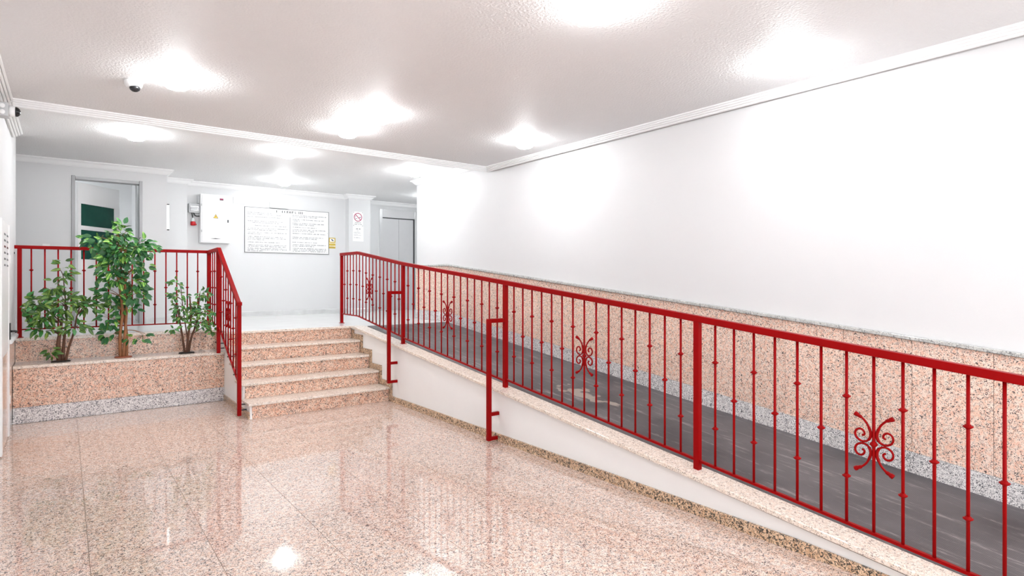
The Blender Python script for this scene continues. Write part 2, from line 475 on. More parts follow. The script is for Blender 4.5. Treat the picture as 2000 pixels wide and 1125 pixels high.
def mitred(path, prof, name, mat):
    """profile (offset to the right of travel, z) swept along a plan polyline with mitred corners"""
    P = [Vector(p) for p in path]
    N = []
    for i in range(len(P)-1):
        d = (P[i+1]-P[i]).normalized(); N.append(Vector((d.y, -d.x)))
    rows = []
    for i in range(len(P)):
        if i == 0: nn = N[0]; k = 1
        elif i == len(P)-1: nn = N[-1]; k = 1
        else:
            nn = (N[i-1]+N[i]).normalized(); k = 1/max(0.2, nn.dot(N[i]))
        rows.append([(P[i].x+nn.x*k*d, P[i].y+nn.y*k*d, z) for d, z in prof])
    b = MB(); n = len(prof)
    for r in rows: b.v += r
    for i in range(len(rows)-1):
        for q in range(n):
            w = (q+1) % n
            b.f.append((i*n+q, i*n+w, (i+1)*n+w, (i+1)*n+q))
    b.f.append(tuple(range(n))); e = (len(rows)-1)*n; b.f.append(tuple(range(e+n-1, e-1, -1)))
    return b.build(name, mat)
back_path = [(-3.0,DW),(1.235,DW),(1.235,PW),(1.62,PW),(1.62,BW),(4.40,BW),(4.40,SW),(4.846,SW),(4.846,EW),(7.6,EW)]
crown = [(0,FZ),(0.085,FZ),(0.085,FZ-0.012),(0.055,FZ-0.03),(0.03,FZ-0.062),(0.012,FZ-0.078),(0,FZ-0.078)]
structure(mitred(back_path, crown, 'trim_5', 'cornice'), 'plain white cornice along the landing back walls', 'cornice')
structure(mitred([(RX+0.18,8.74),(RX,8.74),(RX,6.65)], crown, 'trim_6', 'cornice'))
# marble skirting of the landing
skirt = [(0,LZ),(0,LZ+0.085),(0.008,LZ+0.085),(0.013,LZ+0.078),(0.013,LZ)]
sk1 = mitred([(-3.0,DW),(0.04,DW)], skirt, 'baseboard_back', 'marble_grey')
sk2 = mitred([(0.96,DW),(1.235,DW),(1.235,PW),(1.62,PW),(1.62,BW),(4.40,BW),(4.40,SW),(4.846,SW),(4.846,EW),(5.30,EW)], skirt, 'baseboard_back.001', 'marble_grey')
structure(sk1); structure(sk2)

# ------------------------------------------------------------------ granite dado of the right wall
py = [8.74, 8.27, 7.82]
y = 7.37
while y > -1.2:
    py.append(y); y -= 0.45
BH = 0.15
def rz(y): return ramp_z(y) if y > RY0 else 0.0
for a, b in zip(py[:-1], py[1:]):
    ys = [b+0.0012, a-0.0012]
    if ys[0] < 7.72 < ys[1]: ys = [ys[0], 7.72, ys[1]]
    bot = [(yy, rz(yy)+BH) for yy in ys]; top = [(yy, dado_z(yy)-0.03) for yy in ys]
    MB().prism_x(bot + top[::-1], RX-0.020, RX-0.0005).build('granite_panel', 'pink', rw)
by = [8.74, 8.15]
y = 7.73
while y > -1.2:
    by.append(y); y -= 0.62
for a, b in zip(by[:-1], by[1:]):
    ys = [b+0.0012, a-0.0012]
    bot = [(yy, rz(yy)) for yy in ys]; top = [(yy, rz(yy)+BH-0.0015) for yy in ys]
    MB().prism_x(bot + top[::-1], RX-0.026, RX-0.0005).build('granite_plinth', 'grey', rw)
cap = [(-1.2, dado_z(-1.2)), (7.72, dado_z(7.72)), (8.74, dado_z(8.74))]
MB().rail_yz(cap, RX-0.045, RX-0.0005, 0.026).build('dado_cap', 'cap', rw, bevel=0.004)
# granite facing low on the left wall, beside the planter
for z0, z1 in ((0.0, 0.17), (0.172, 0.88)):
    MB().box(-0.4395, 7.42, z0, -0.428, 8.39, z1).build('granite_panel', 'grey' if z0 == 0 else 'pink', lw)
MB().box(-0.4395, 7.42, 0.88, -0.40, 8.40, 0.91).build('dado_cap', 'white_metal', lw, bevel=0.004)

# ------------------------------------------------------------------ access ramp
rp = thing('access_ramp', (3.95, 4.0, 0), 'sloping access ramp with white kerb wall and granite coping beside the stairs', 'ramp')
def kerb_prof(dz, y0=RY0, y1=7.895, n=2):
    return [(y0, ramp_z(y0)+dz), (7.73, ramp_z(7.73)+dz), (y1, LZ+dz)]
MB().prism_x([(RY0+0.25, 0.0)] + [(RY0+0.27, ramp_z(RY0+0.27)-0.028), (7.73, LZ-0.03), (7.895, LZ-0.03), (7.895, 0.0)], 3.215, 3.355).build('kerb_wall', 'kerb_paint', rp)
cy = [7.885, 7.0, 6.0, 5.0, 4.0, 3.0, 2.0, 1.0, RY0+0.02]
MB().rail_yz([(RY0, 0.026), (7.73, LZ+0.003), (7.885, LZ+0.003)], 3.175, 3.36, 0.030).build('coping', 'beige', rp, bevel=0.005)
MB().prism_x([(RY0, 0.0), (7.73, LZ-0.012), (7.73, 0.0)], 3.36, 4.674).build('ramp_slab', 'marble_grey', rp)
ky = [6.60, 5.35, 4.10, 2.85, 1.60, 0.35]
for a, b in zip(ky[:-1], ky[1:]):
    za = 0.07
    zb = min(0.07, max(0.012, ramp_z(b) - 0.035))
    MB().prism_x([(b+0.001, 0), (a-0.001, 0), (a-0.001, za), (b+0.001, zb)], 3.197, 3.214).build('kerb_skirting', 'kerbg', rp)
# stepped skirting beside the flight
for i in range(5):
    z0 = LZ*i/5; z1 = LZ*(i+1)/5
    f0 = TF[i]
    f1 = TF[i+1] if i < 4 else 7.87
    h = 0.072; w = 0.055
    if i < 4:
        pts = [(f0-w-0.02, z0 + (h if i else 0.0)), (f0, z0+(h if i else 0)), (f0, z1), (f1-0.001, z1), (f1-0.001, z1+h-0.001), (f0-w-0.02, z1+h-0.001)]
    else:
        pts = [(f0-w-0.02, z0+h), (f0, z0+h), (f0, z1-0.05), (f0-w-0.02, z1-0.05)]
    MB().prism_x(pts, 3.2015, 3.214).build('stair_skirting', 'kerbg', rp)
mat = MB().hexa([(3.375,RY0+0.05,0.0),(4.670,RY0+0.05,0.0),(4.670,7.72,LZ-0.011),(3.375,7.72,LZ-0.011)],
                [(3.375,RY0+0.05,0.012),(4.670,RY0+0.05,0.012),(4.670,7.72,LZ+0.001),(3.375,7.72,LZ+0.001)]).build('rubber_mat', 'rubber')
tag(mat, 'dark grey ribbed rubber matting with pale scuffs covering the ramp', 'mat')

# ------------------------------------------------------------------ staircase
st = thing('staircase', (2.39, 7.2, 0), 'five-step granite staircase between the planter and the ramp', 'stairs')
for i in range(5):
    z0 = LZ*i/5; z1 = LZ*(i+1)/5
    segs = [(SX0+0.02, 2.93), (2.932, 3.199)] if i == 0 else [(SX0+0.02, 3.199)]
    for a, b in segs:
        MB().box(a, TF[i], z0+0.0005, b, TF[i]+0.02, z1-0.026).build('riser', 'pink_coarse', st)
    back = TF[i+1]+0.018 if i < 4 else 7.93
    MB().box(SX0-0.022, TF[i]-0.025, z1-0.026, 3.199, back if i < 4 else 7.894, z1+(0.0 if i < 4 else 0.002)).build('tread', 'beige', st, bevel=0.004)
core = [(TF[0]+0.02, 0.0)]
for i in range(5):
    core += [(TF[i]+0.02, LZ*(i+1)/5-0.026)]
    if i < 4: core += [(TF[i+1]+0.02, LZ*(i+1)/5-0.026)]
core += [(8.395, LZ-0.026), (8.395, 0.0)]
core = [(TF[0]+0.004, 0.0)] + [p for p in core[1:]]
MB().prism_x([(8.377 if p[0] > 8.377 else p[0], p[1]) for p in core], SX0, SX0+0.02).build('side_cheek', 'kerb_paint', st)
MB().prism_x([(TF[0]+0.02,0.0)] + core[1:-2] + [(7.892, LZ-0.026), (7.892, 0.0)], SX0+0.021, 3.199).build('stair_core', 'grout', st)
MB().box(SX0-0.014, TF[0]+0.01, 0.0, SX0-0.0005, 7.93, 0.075).build('skirting', 'kerbg', st)

# ------------------------------------------------------------------ planter
pl = thing('planter', (0.57, 8.15, 0), 'raised planter box faced in pink granite left of the stairs', 'planter')
PF = 7.955
px = [-0.425, 0.10, 0.627, 1.15, SX0-0.001]
for a, b in zip(px[:-1], px[1:]):
    MB().box(a+0.001, PF, 0.168, b-0.001, PF+0.02, 0.572).build('front_panel', 'pink_coarse', pl)
bx = [-0.425, 0.236, 0.90, SX0-0.001]
for a, b in zip(bx[:-1], bx[1:]):
    MB().box(a+0.001, PF-0.008, 0.0, b-0.001, PF+0.02, 0.166).build('plinth_strip', 'grey_coarse', pl)
MB().box(-0.425, PF-0.022, 0.573, SX0-0.001, PF+0.10, 0.603).build('front_coping', 'beige', pl, bevel=0.004)
MB().box(-0.425, PF+0.101, 0.573, SX0-0.001, 8.378, 0.600).build('soil_cover', 'grey', pl)
MB().box(-0.425, PF+0.021, 0.0, SX0-0.001, 8.36, 0.572).build('planter_core', 'grout', pl)
qx = [-0.425, 0.25, 0.92, SX0-0.001]
for a, b in zip(qx[:-1], qx[1:]):
    MB().box(a+0.001, 8.379, 0.60, b-0.001, 8.399, 0.826).build('back_panel', 'pink_coarse', pl)
MB().box(-0.425, 8.362, 0.827, SX0-0.001, 8.56, LZ+0.004).build('back_coping', 'beige', pl, bevel=0.004)

# ------------------------------------------------------------------ railings
def unit_post(name, x, y, z0, z1, parent, a=0.040, plate=True):
    p = MB().box(x-a/2, y-a/2, z0, x+a/2, y+a/2, z1).build('post', 'red', parent, bevel=0.003)
    if plate:
        MB().box(x-0.034, y-0.034, z0, x+0.034, y+0.034, z0+0.006).build('base_plate', 'red', p, bevel=0.002)
    return p
BAR = MB().lathe([(0.0078,0.0),(0.0078,1.0)], 10).mesh('baluster', 'red', (0,0,0), True)[0]
KNOB = MB().lathe([(0.0080,-0.013),(0.0100,-0.010),(0.0190,-0.004),(0.0215,0.0),(0.0200,0.003),(0.0135,0.005),(0.0125,0.009),(0.0080,0.011)], 14).mesh('collar', 'red', (0,0,0), True)[0]
def smooth_curve(pts, n=4):
    P = [Vector(p) for p in pts]; out = []
    for i in range(len(P)-1):
        p0 = P[max(i-1,0)]; p1 = P[i]; p2 = P[i+1]; p3 = P[min(i+2,len(P)-1)]
        for k in range(n):
            t = k/n
            out.append(0.5*((2*p1)+(p2-p0)*t+(2*p0-5*p1+4*p2-p3)*t*t+(3*p1-p0-3*p2+p3)*t*t*t))
    out.append(P[-1]); return out
_c = [(.090,.146),(.078,.139),(.055,.126),(.033,.102),(.019,.072),(.014,.050),(.019,.026),(.036,.009),(.058,.006),(.080,.018),(.089,.040),(.081,.061),(.062,.068),(.047,.058),(.044,.043),(.055,.036)]
_p = smooth_curve([(0, a, b) for a, b in _c], 4)
_r = [0.0125 if i < 5 else (0.0095 if i < 8 else (0.0078 if 14 < i < 26 else 0.0058)) for i in range(len(_p))]
CURL = MB().tube(_p, _r, 6).mesh('curl', 'red', (0,0,0), True)[0]

def baluster(parent, x, y, z0, z1, knobs, scroll=False):
    b = put('baluster', BAR, (x, y, z0), parent)
    b.scale = (1, 1, z1-z0)
    # collars ride on the bar: placed in world metres, the bar's stretch divided out
    for k in knobs:
        c = bpy.data.objects.new('collar', KNOB); COL.objects.link(c)
        c.parent = b; c.location = (0, 0, k); c.scale = (1, 1, 1/(z1-z0))
    if scroll:
        s = MB().lathe([(0.0080,-0.016),(0.0110,-0.011),(0.0185,-0.004),(0.0185,0.004),(0.0110,0.011),(0.0080,0.016)], 12, (x, y, z0+(z1-z0)*0.50)).build('scroll', 'red', parent, True, origin=(x, y, z0+(z1-z0)*0.50), label='forged scroll ornament with four curled arms')
        for sy in (1, -1):
            for sz in (1, -1):
                c = bpy.data.objects.new('curl', CURL); COL.objects.link(c)
                c.parent = s; c.scale = (1, sy, sz)
    return b

def lerp(path, y):
    for (a, za), (b, zb) in zip(path[:-1], path[1:]):
        if min(a, b)-1e-6 <= y <= max(a, b)+1e-6:
            return za + (zb-za)*(y-a)/(b-a)
    return path[-1][1]

XR = 3.295
rr = thing('ramp_railing', (XR, 4.39, ramp_z(4.39)), 'long red iron railing with scrolls running down the ramp coping', 'railing')
TOP = [(8.50,1.905),(7.86,1.905),(6.48,1.722),(4.39,1.497),(2.29,1.268),(0.19,1.035)]
MB().rail_yz(TOP, XR-0.022, XR+0.022, 0.042).build('handrail', 'red', rr, bevel=0.003)
posts = [8.474, 6.48, 4.39, 2.29, 0.19]
for y in posts:
    unit_post('post', XR, y, (LZ+0.003 if y > 8 else ramp_z(y)+0.004), lerp(TOP, y)-0.038, rr)
BOT = {0: [(8.474,1.005),(7.86,1.000),(6.48,0.812)], 1: [(6.48,0.800),(4.39,0.560)], 2: [(4.39,0.572),(2.29,0.330)], 3: [(2.29,0.325),(0.19,0.088)]}
nb = {0: 17, 1: 15, 2: 15, 3: 15}
sc = {0: 8, 1: 7, 2: 7, 3: 7}
for k in range(4):
    ya, yb = posts[k], posts[k+1]
    pth = list(BOT[k]); pth[0] = (ya-0.019, pth[0][1]); pth[-1] = (yb+0.019, pth[-1][1])
    MB().rail_yz(pth, XR-0.010, XR+0.010, 0.016).build('bottom_rail', 'red', rr)
    for i in range(nb[k]):
        yy = ya + (yb-ya)*(i+1)/(nb[k]+1)
        z0 = lerp(BOT[k], yy)-0.004; z1 = lerp(TOP, yy)-0.040
        if i == sc[k]: baluster(rr, XR, yy, z0, z1, [], True)
        elif (i % 2 == 0) != (k == 0): baluster(rr, XR, yy, z0, z1, [0.27, 0.735])
        else: baluster(rr, XR, yy, z0, z1, [0.505])
# hooked side brackets that carry posts two and three on the kerb wall
for yp, xb in ((6.48, 3.105), (4.39, 3.105)):
    zt = lerp(TOP, yp) - 0.355
    zb = ramp_z(yp) - 0.46
    a = 0.019
    p = MB().box(xb-a, yp-a, zb, xb+a, yp+a, zt).build('side_bracket', 'red', rr, bevel=0.003)
    MB().box(xb+a, yp-a, zt-0.038, XR-0.02, yp+a, zt).build('bracket_arm', 'red', p, bevel=0.002)
    for zz in (zb+0.225, zb+0.0):
        MB().box(xb+a, yp-a+0.004, zz, 3.2145, yp+a-0.004, zz+0.032).build('wall_lug', 'red', p, bevel=0.002)

# planter and stair railing
XP, YP = 1.505, 8.50
gr = thing('planter_railing', (0.55, YP, LZ), 'red iron railing behind the planter turning down the stairs', 'railing')
MB().box(-0.4395, YP-0.022, 1.850, XP+0.022, YP+0.022, 1.888).build('handrail', 'red', gr, bevel=0.003)
STOP = [(YP-0.022,1.888),(7.86,1.900),(6.83,1.266)]
MB().rail_yz(STOP, XP-0.022, XP+0.022, 0.042).build('handrail', 'red', gr, bevel=0.003)
MB().box(XP-0.026, 6.795, 1.222, XP+0.026, 6.855, 1.262).build('rail_cap', 'red', gr, bevel=0.003)
unit_post('post', -0.395, YP, LZ+0.004, 1.852, gr)
unit_post('post', XP, YP, LZ+0.004, 1.852, gr)
unit_post('post', XP-0.005, 7.86, 0.604, 1.862, gr, plate=False)
unit_post('post', XP+0.005, 6.84, 0.022, 1.229, gr, plate=False)
MB().box(-0.376, YP-0.010, 0.940, XP-0.02, YP+0.010, 0.954).build('bottom_rail', 'red', gr)
for i in range(15):
    baluster(gr, -0.294+0.1193*i, YP, 0.950, 1.852, [0.27, 0.735] if i % 2 == 0 else [0.505])
MB().rail_yz([(YP-0.02,0.952),(7.88,0.952)], XP-0.010, XP+0.010, 0.014).build('bottom_rail', 'red', gr)
for i in range(4):
    baluster(gr, XP, 8.375-0.127*i, 0.948, 1.852, [0.27, 0.735] if i % 2 == 0 else [0.505])
SB = [(7.84,0.930),(6.86,0.395)]
MB().rail_yz(SB, XP-0.010, XP+0.010, 0.016).build('bottom_rail', 'red', gr)
for i in range(7):
    yy = 7.86 - (7.86-6.84)*(i+1)/8
    z0, z1 = lerp(SB, yy)-0.004, lerp(STOP, yy)-0.04
    if i == 3: baluster(gr, XP, yy, z0, z1, [], True)
    else: baluster(gr, XP, yy, z0, z1, [0.27, 0.735] if i % 2 == 0 else [0.505])
for y, z in ((7.86,0.655),(7.86,0.715),(6.84,0.075),(6.84,0.135),(7.40,0.60),(7.10,0.43)):
    dx = 0.020 if y in (7.86, 6.84) else 0.0
    MB().box(XP+dx, y-0.008, z, SX0, y+0.008, z+0.014).build('fixing_lug', 'dark', gr)
MB().lathe([(0.012,0.0),(0.012,0.006)], 10, (-0.4395, YP-0.05, 1.80), 'x').build('fixing_bolt', 'dark', gr)

# ------------------------------------------------------------------ plants
def leaf_mesh(name, L, Wd, mat, fold=0.25, droop=0.18):
    """pointed oval leaf along +Y, folded on its midrib, tip drooping"""
    b = MB(); n = 5
    rows = []
    for i in range(n+1):
        t = i/n
        w = Wd*0.5*math.sin(math.pi*min(1, t**0.8))**0.85 if 0 < t < 1 else 0.0
        z = -droop*L*t*t
        rows.append((t*L, w, z))
    idx = []
    for (yy, w, z) in rows:
        if w < 1e-5:
            b.v.append((0, yy, z)); idx.append((len(b.v)-1,)*3)
        else:
            k = len(b.v); b.v += [(-w, yy, z+w*fold), (0, yy, z), (w, yy, z+w*fold)]; idx.append((k, k+1, k+2))
    for a, c in zip(idx[:-1], idx[1:]):
        for s in (0, 1):
            f = [a[s], a[s+1], c[s+1], c[s]]
            g = []
            for q in f:
                if q not in g: g.append(q)
            if len(g) >= 3: b.f.append(tuple(g))
    return b.mesh(name, mat, (0,0,0), True)[0]

def bezier(p0, p1, p2, n=6):
    p0, p1, p2 = Vector(p0), Vector(p1), Vector(p2)
    return [p0*(1-t)**2 + p1*2*t*(1-t) + p2*t*t for t in [i/n for i in range(n+1)]]

def plant(name, label, base, trunks, blobs, meshes, trunk_mat, n_leaves, rnd, pot='soil', spread=1.0):
    root = thing(name, base, label, 'plant')
    bx_, by_, bz_ = base
    MB().lathe([(0.085,0.0),(0.088,0.004),(0.083,0.012),(0.060,0.015)], 20, base).build('pot_rim', pot, root, True)
    tips = []
    for pts, r0, r1 in trunks:
        pp = smooth_curve(pts, 4)
        rr_ = [r0+(r1-r0)*i/(len(pp)-1) for i in range(len(pp))]
        MB().tube(pp, rr_, 8).build('trunk', trunk_mat, root, True)
        tips += pp[len(pp)//3:]
    todo = []
    wsum = sum(b[2]*b[3]*b[4] if len(b) > 4 else b[2]*b[3] for b in blobs)
    for (cx, cz, rx, rz_, dens) in blobs:
        n = max(3, int(n_leaves*rx*rz_*dens/wsum))
        cyy = by_ + rnd.uniform(-0.03, 0.03)
        c = Vector((cx, cyy, cz))
        # branches from the nearest trunk point into this clump
        src = min(tips, key=lambda p: (p-c).length + max(0, p.z-c.z+0.05)*1.5)
        nbr = max(1, n//7)
        ends = []
        for q in range(nbr):
            a = rnd.uniform(0, 2*math.pi); ra = rnd.uniform(0.25, 0.95)**0.7
            e = Vector((cx+rx*ra*math.cos(a)*0.85, cyy+min(rx, 0.16)*ra*rnd.uniform(-0.9, 0.9), cz+rz_*ra*math.sin(a)*0.85))
            mid = (src+e)/2 + Vector((0, 0, 0.04))
            bz = bezier(src, mid, e, 6)
            MB().tube(bz, [0.0045-0.0005*i for i in range(7)], 5).build('branch', trunk_mat, root, True)
            ends.append(bz)
        for q in range(n):
            while True:
                v = Vector((rnd.uniform(-1, 1), rnd.uniform(-1, 1), rnd.uniform(-1, 1)))
                if v.length < 1: break
            v *= 0.55 + 0.5*v.length
            p = c + Vector((v.x*rx, v.y*min(rx, 0.15) - 0.02, v.z*rz_))
            d = Vector((v.x, 0.4*v.y - 0.1, 0.5*v.z)) + Vector((0.5*(p.x-bx_), 0, 0))
            p.x = min(max(p.x, -0.36), 1.50)
            if p.x < -0.30: d.x = abs(d.x)*0.3
            d = d.normalized()*0.8 + Vector((rnd.uniform(-0.7 if -0.30 < p.x else 0.1, 0.7 if p.x < 1.42 else -0.1), rnd.uniform(-0.7, 0.2), rnd.uniform(-0.75, 0.15)))
            d.normalize()
            up = Vector((rnd.uniform(-0.6, 0.6), rnd.uniform(-1.3, -0.3), rnd.uniform(0.1, 0.9)))
            xax = d.cross(up).normalized(); zax = xax.cross(d)
            s = rnd.uniform(0.80, 1.14)
            mtx = Matrix((xax, d, zax)).transposed().to_4x4()
            todo.append((rnd.choice(meshes), Matrix.Translation(p - Vector(base)) @ mtx @ Matrix.Scale(s, 4)))
    rnd.shuffle(todo)
    for me, mt in todo[:300]:
        o = bpy.data.objects.new('leaf', me); COL.objects.link(o)
        o.parent = root
        o.matrix_local = mt
    if len(todo) > 300:                       # beyond three hundred leaves: one joined part
        bm = bmesh.new(); mats = []
        for me, mt in todo[300:]:
            if me.materials[0] not in mats: mats.append(me.materials[0])
            k = len(bm.faces); vs0 = len(bm.verts)
            bm.from_mesh(me)
            bm.verts.ensure_lookup_table(); bm.faces.ensure_lookup_table()
            for v in bm.verts[vs0:]: v.co = mt @ v.co
            for f in bm.faces[k:]: f.material_index = mats.index(me.materials[0])
        me = bpy.data.meshes.new('foliage'); bm.to_mesh(me); bm.free()
        for mm in mats: me.materials.append(M['leaf_mid'])
        o = bpy.data.objects.new('foliage', me); COL.objects.link(o); o.parent = root; o['kind'] = 'stuff'
    return root

LV = [leaf_mesh('leaf', 0.086, 0.050, 'leaf_var'), leaf_mesh('leaf', 0.078, 0.044, 'leaf_var', 0.4, 0.3), leaf_mesh('leaf', 0.082, 0.040, 'leaf_mid', 0.2, 0.1)]
LD = [leaf_mesh('leaf', 0.088, 0.034, 'leaf_dark', 0.3, 0.2), leaf_mesh('leaf', 0.080, 0.036, 'leaf_dark', 0.2, 0.35)]
LM = [leaf_mesh('leaf', 0.062, 0.031, 'leaf_mid', 0.3, 0.2), leaf_mesh('leaf', 0.058, 0.029, 'leaf_dark', 0.2, 0.3)]

rnd = random.Random(11)
by_ = 8.14
plant('ficus_plant', 'tall leafy ficus with variegated leaves and bundled trunks, in the middle of the planter', (0.545, by_, 0.60),
      [([(0.520,by_,0.60),(0.512,by_-0.02,0.85),(0.535,by_-0.03,1.15),(0.505,by_-0.01,1.45),(0.475,by_,1.72)], 0.019, 0.011),
       ([(0.575,by_,0.60),(0.578,by_+0.02,0.85),(0.555,by_+0.02,1.12),(0.565,by_,1.45),(0.565,by_,1.86)], 0.019, 0.010),
       ([(0.545,by_-0.02,0.60),(0.560,by_-0.04,0.90),(0.575,by_-0.02,1.20),(0.530,by_+0.02,1.55),(0.520,by_,1.95)], 0.016, 0.008)],
      [(0.540,2.05,0.11,0.11,1.5),(0.330,1.95,0.19,0.08,1.3),(0.720,1.90,0.17,0.10,1.5),(0.530,1.83,0.30,0.14,1.3),
       (0.440,1.66,0.16,0.12,1.0),(0.660,1.68,0.15,0.11,1.1),(0.440,1.52,0.13,0.09,1.2),(0.640,1.50,0.14,0.12,1.4),
       (0.420,1.36,0.13,0.10,1.1),(0.670,1.34,0.12,0.12,1.1),(0.440,1.22,0.10,0.08,1.0),(0.620,1.18,0.10,0.07,0.8),
       (0.400,1.05,0.10,0.09,1.1),(0.410,0.88,0.10,0.09,1.1),(0.690,0.83,0.13,0.055,0.9)],
      LV, 'bark', 640, rnd, 'terracotta')
rnd = random.Random(5)
yl = 8.12
plant('ficus_plant.001', 'dark green bushy plant at the left end of the planter', (-0.030, yl, 0.60),
      [([(-0.045,yl,0.60),(-0.052,yl-0.01,0.80),(-0.030,yl,0.98),(-0.015,yl,1.15)], 0.024, 0.010),
       ([(-0.015,yl,0.60),(0.000,yl+0.01,0.85),(0.020,yl+0.01,1.10),(-0.010,yl,1.55)], 0.018, 0.004),
       ([(0.010,yl-0.02,0.60),(0.040,yl-0.02,0.75),(0.085,yl-0.03,0.92),(0.110,yl-0.03,1.10)], 0.014, 0.007)],
      [(-0.005,1.61,0.065,0.11,1.1),(-0.090,1.43,0.075,0.10,1.0),(-0.250,1.25,0.15,0.085,1.5),(-0.300,1.11,0.11,0.06,1.0),
       (-0.010,1.24,0.18,0.13,1.3),(0.215,1.22,0.15,0.07,1.6),(-0.190,1.10,0.16,0.10,1.1),(-0.180,0.97,0.13,0.06,1.0),
       (0.095,0.99,0.13,0.09,0.9),(-0.120,0.72,0.04,0.05,2.0)],
      LD, 'bark_dark', 360, rnd)
rnd = random.Random(9)
yr = 8.13
plant('ficus_plant.002', 'small sparse green plant with fanning stems, at the stair end of the planter', (1.195, yr, 0.60),
      [([(1.175,yr,0.60),(1.150,yr,0.80),(1.120,yr,1.00),(1.090,yr,1.20)], 0.014, 0.007),
       ([(1.195,yr-0.02,0.60),(1.210,yr-0.02,0.82),(1.240,yr-0.02,1.05),(1.225,yr-0.02,1.30)], 0.016, 0.008),
       ([(1.215,yr,0.60),(1.245,yr,0.78),(1.305,yr-0.02,1.00),(1.335,yr-0.02,1.33)], 0.015, 0.007),
       ([(1.205,yr+0.02,0.60),(1.205,yr+0.03,0.80),(1.170,yr+0.02,1.05),(1.130,yr,1.42)], 0.010, 0.004)],
      [(1.080,1.45,0.06,0.06,1.0),(1.090,1.31,0.12,0.055,1.0),(1.170,1.17,0.14,0.08,1.3),(1.375,1.32,0.10,0.055,1.8),
       (1.375,1.10,0.13,0.09,1.4),(1.360,0.96,0.17,0.07,1.1),(1.160,1.05,0.10,0.07,1.1),(1.040,0.90,0.07,0.035,1.3),(1.480,0.88,0.06,0.07,1.3)],
      LM, 'bark_dark', 295, rnd)

# ------------------------------------------------------------------ ceiling lamps
def ceiling_light(x, y, z, label, first=[None]):
    r = thing('ceiling_light', (x, y, z), label, 'lamp', 'round lamps on the ceiling')
    MB().lathe([(0.060,0.0),(0.062,-0.006),(0.056,-0.010)], 28, (x, y, z)).build('mount_ring', 'white_plastic', r, True)
    MB().lathe([(0.085,-0.011),(0.098,-0.026),(0.102,-0.048),(0.094,-0.070),(0.070,-0.088),(0.035,-0.097),(0.008,-0.099)], 28, (x, y, z)).build('diffuser', 'lamp' if z < FZ else 'lamp_landing', r, True)
for x, y, z, lb in [
    (0.684, 5.114, CZ, 'lit ceiling lamp beside the dome camera on the near ceiling'),
    (2.340, 5.092, CZ, 'lit ceiling lamp, nearer one of the close pair in mid ceiling'),
    (2.310, 5.780, CZ, 'lit ceiling lamp, farther one of the close pair in mid ceiling'),
    (4.060, 5.053, CZ, 'lit ceiling lamp near the far end of the right wall'),
    (4.079, 2.085, CZ, 'lit ceiling lamp next to the right wall cornice, nearest the camera'),
    (2.372, 2.270, CZ, 'lit ceiling lamp cut by the top edge of the picture'),
    (0.640, 7.800, FZ, 'lit ceiling lamp just beyond the crossing cornice, above the planter'),
    (2.294, 7.748, FZ, 'lit ceiling lamp above the head of the stairs'),
    (4.240, 7.950, FZ, 'lit ceiling lamp above the upper end of the ramp'),
    (2.917, 10.05, FZ, 'lit ceiling lamp in front of the notice board'),
    (5.750, 10.10, FZ, 'lit ceiling lamp in front of the elevator'),
    (-0.700, 11.00, FZ, 'lit ceiling lamp inside the room behind the open door'),
    (0.700, 2.200, CZ, 'lit ceiling lamp over the hall floor near the left wall'),
    (0.700, -0.70, CZ, 'lit ceiling lamp behind the viewer near the left wall'),
    (2.370, -0.70, CZ, 'lit ceiling lamp behind the viewer in mid hall'),
    (4.080, -0.70, CZ, 'lit ceiling lamp behind the viewer near the right wall')]:
    ceiling_light(x, y, z, lb)

# ------------------------------------------------------------------ cameras
dc = thing('dome_camera', (0.43, 5.42, CZ), 'white dome security camera with black eye on the ceiling', 'camera')
MB().lathe([(0.062,0.0),(0.064,-0.012),(0.060,-0.035),(0.050,-0.052),(0.035,-0.060)], 24, (0.43,5.42,CZ)).build('housing', 'white_plastic', dc, True)
MB().lathe([(0.036,0.0),(0.038,-0.010),(0.034,-0.026),(0.020,-0.038),(0.006,-0.042)], 20, (0.437,5.405,CZ-0.048)).build('lens_dome', 'black', dc, True)
wc = thing('wall_camera', (-0.44, 6.34, 2.895), 'white wall camera with black dome on grey box under the left cornice', 'camera')
MB().box(-0.4395, 6.28, 2.840, -0.362, 6.40, 2.950).build('mount_box', 'grey_plastic', wc, bevel=0.004)
for zz in (2.870, 2.920):
    MB().lathe([(0.019,0.0),(0.019,-0.006),(0.014,-0.009)], 16, (-0.400, 6.28, zz), 'y').build('box_port', 'white_plastic', wc, True)
MB().lathe([(0.044,0.0),(0.046,0.012),(0.046,0.040)], 20, (-0.362, 6.340, 2.895), 'x').build('housing', 'white_plastic', wc, True)
MB().lathe([(0.041,0.0),(0.039,0.014),(0.029,0.028),(0.012,0.036)], 20, (-0.323, 6.340, 2.895), 'x').build('lens_dome', 'black', wc, True)

# ------------------------------------------------------------------ things on the back wall
ep = thing('electrical_panel', (2.055, BW, 2.137), 'white electrical cabinet with a warning triangle on the back wall', 'cabinet')
x0, x1, z0, z1 = 1.823, 2.290, 2.137, 2.960
MB().box(x0, BW-0.13, z0, x1, BW, z1).build('body', 'white_metal', ep, bevel=0.004)
dr = MB().box(x0+0.022, BW-0.142, z0+0.022, x1-0.012, BW-0.1305, z1-0.022).build('door', 'white_metal', ep, bevel=0.003)
lt = MB().box(x1-0.056, BW-0.150, 2.490, x1-0.036, BW-0.142, 2.540).build('lock', 'dark', dr, bevel=0.003)
MB().prism_y([(2.013,2.555),(2.093,2.555),(2.053,2.628)], BW-0.1435, BW-0.1422).build('triangle_border', 'ink_dark', dr)
MB().prism_y([(2.022,2.561),(2.084,2.561),(2.053,2.617)], BW-0.1448, BW-0.1436).build('warning_triangle', 'amber', dr)
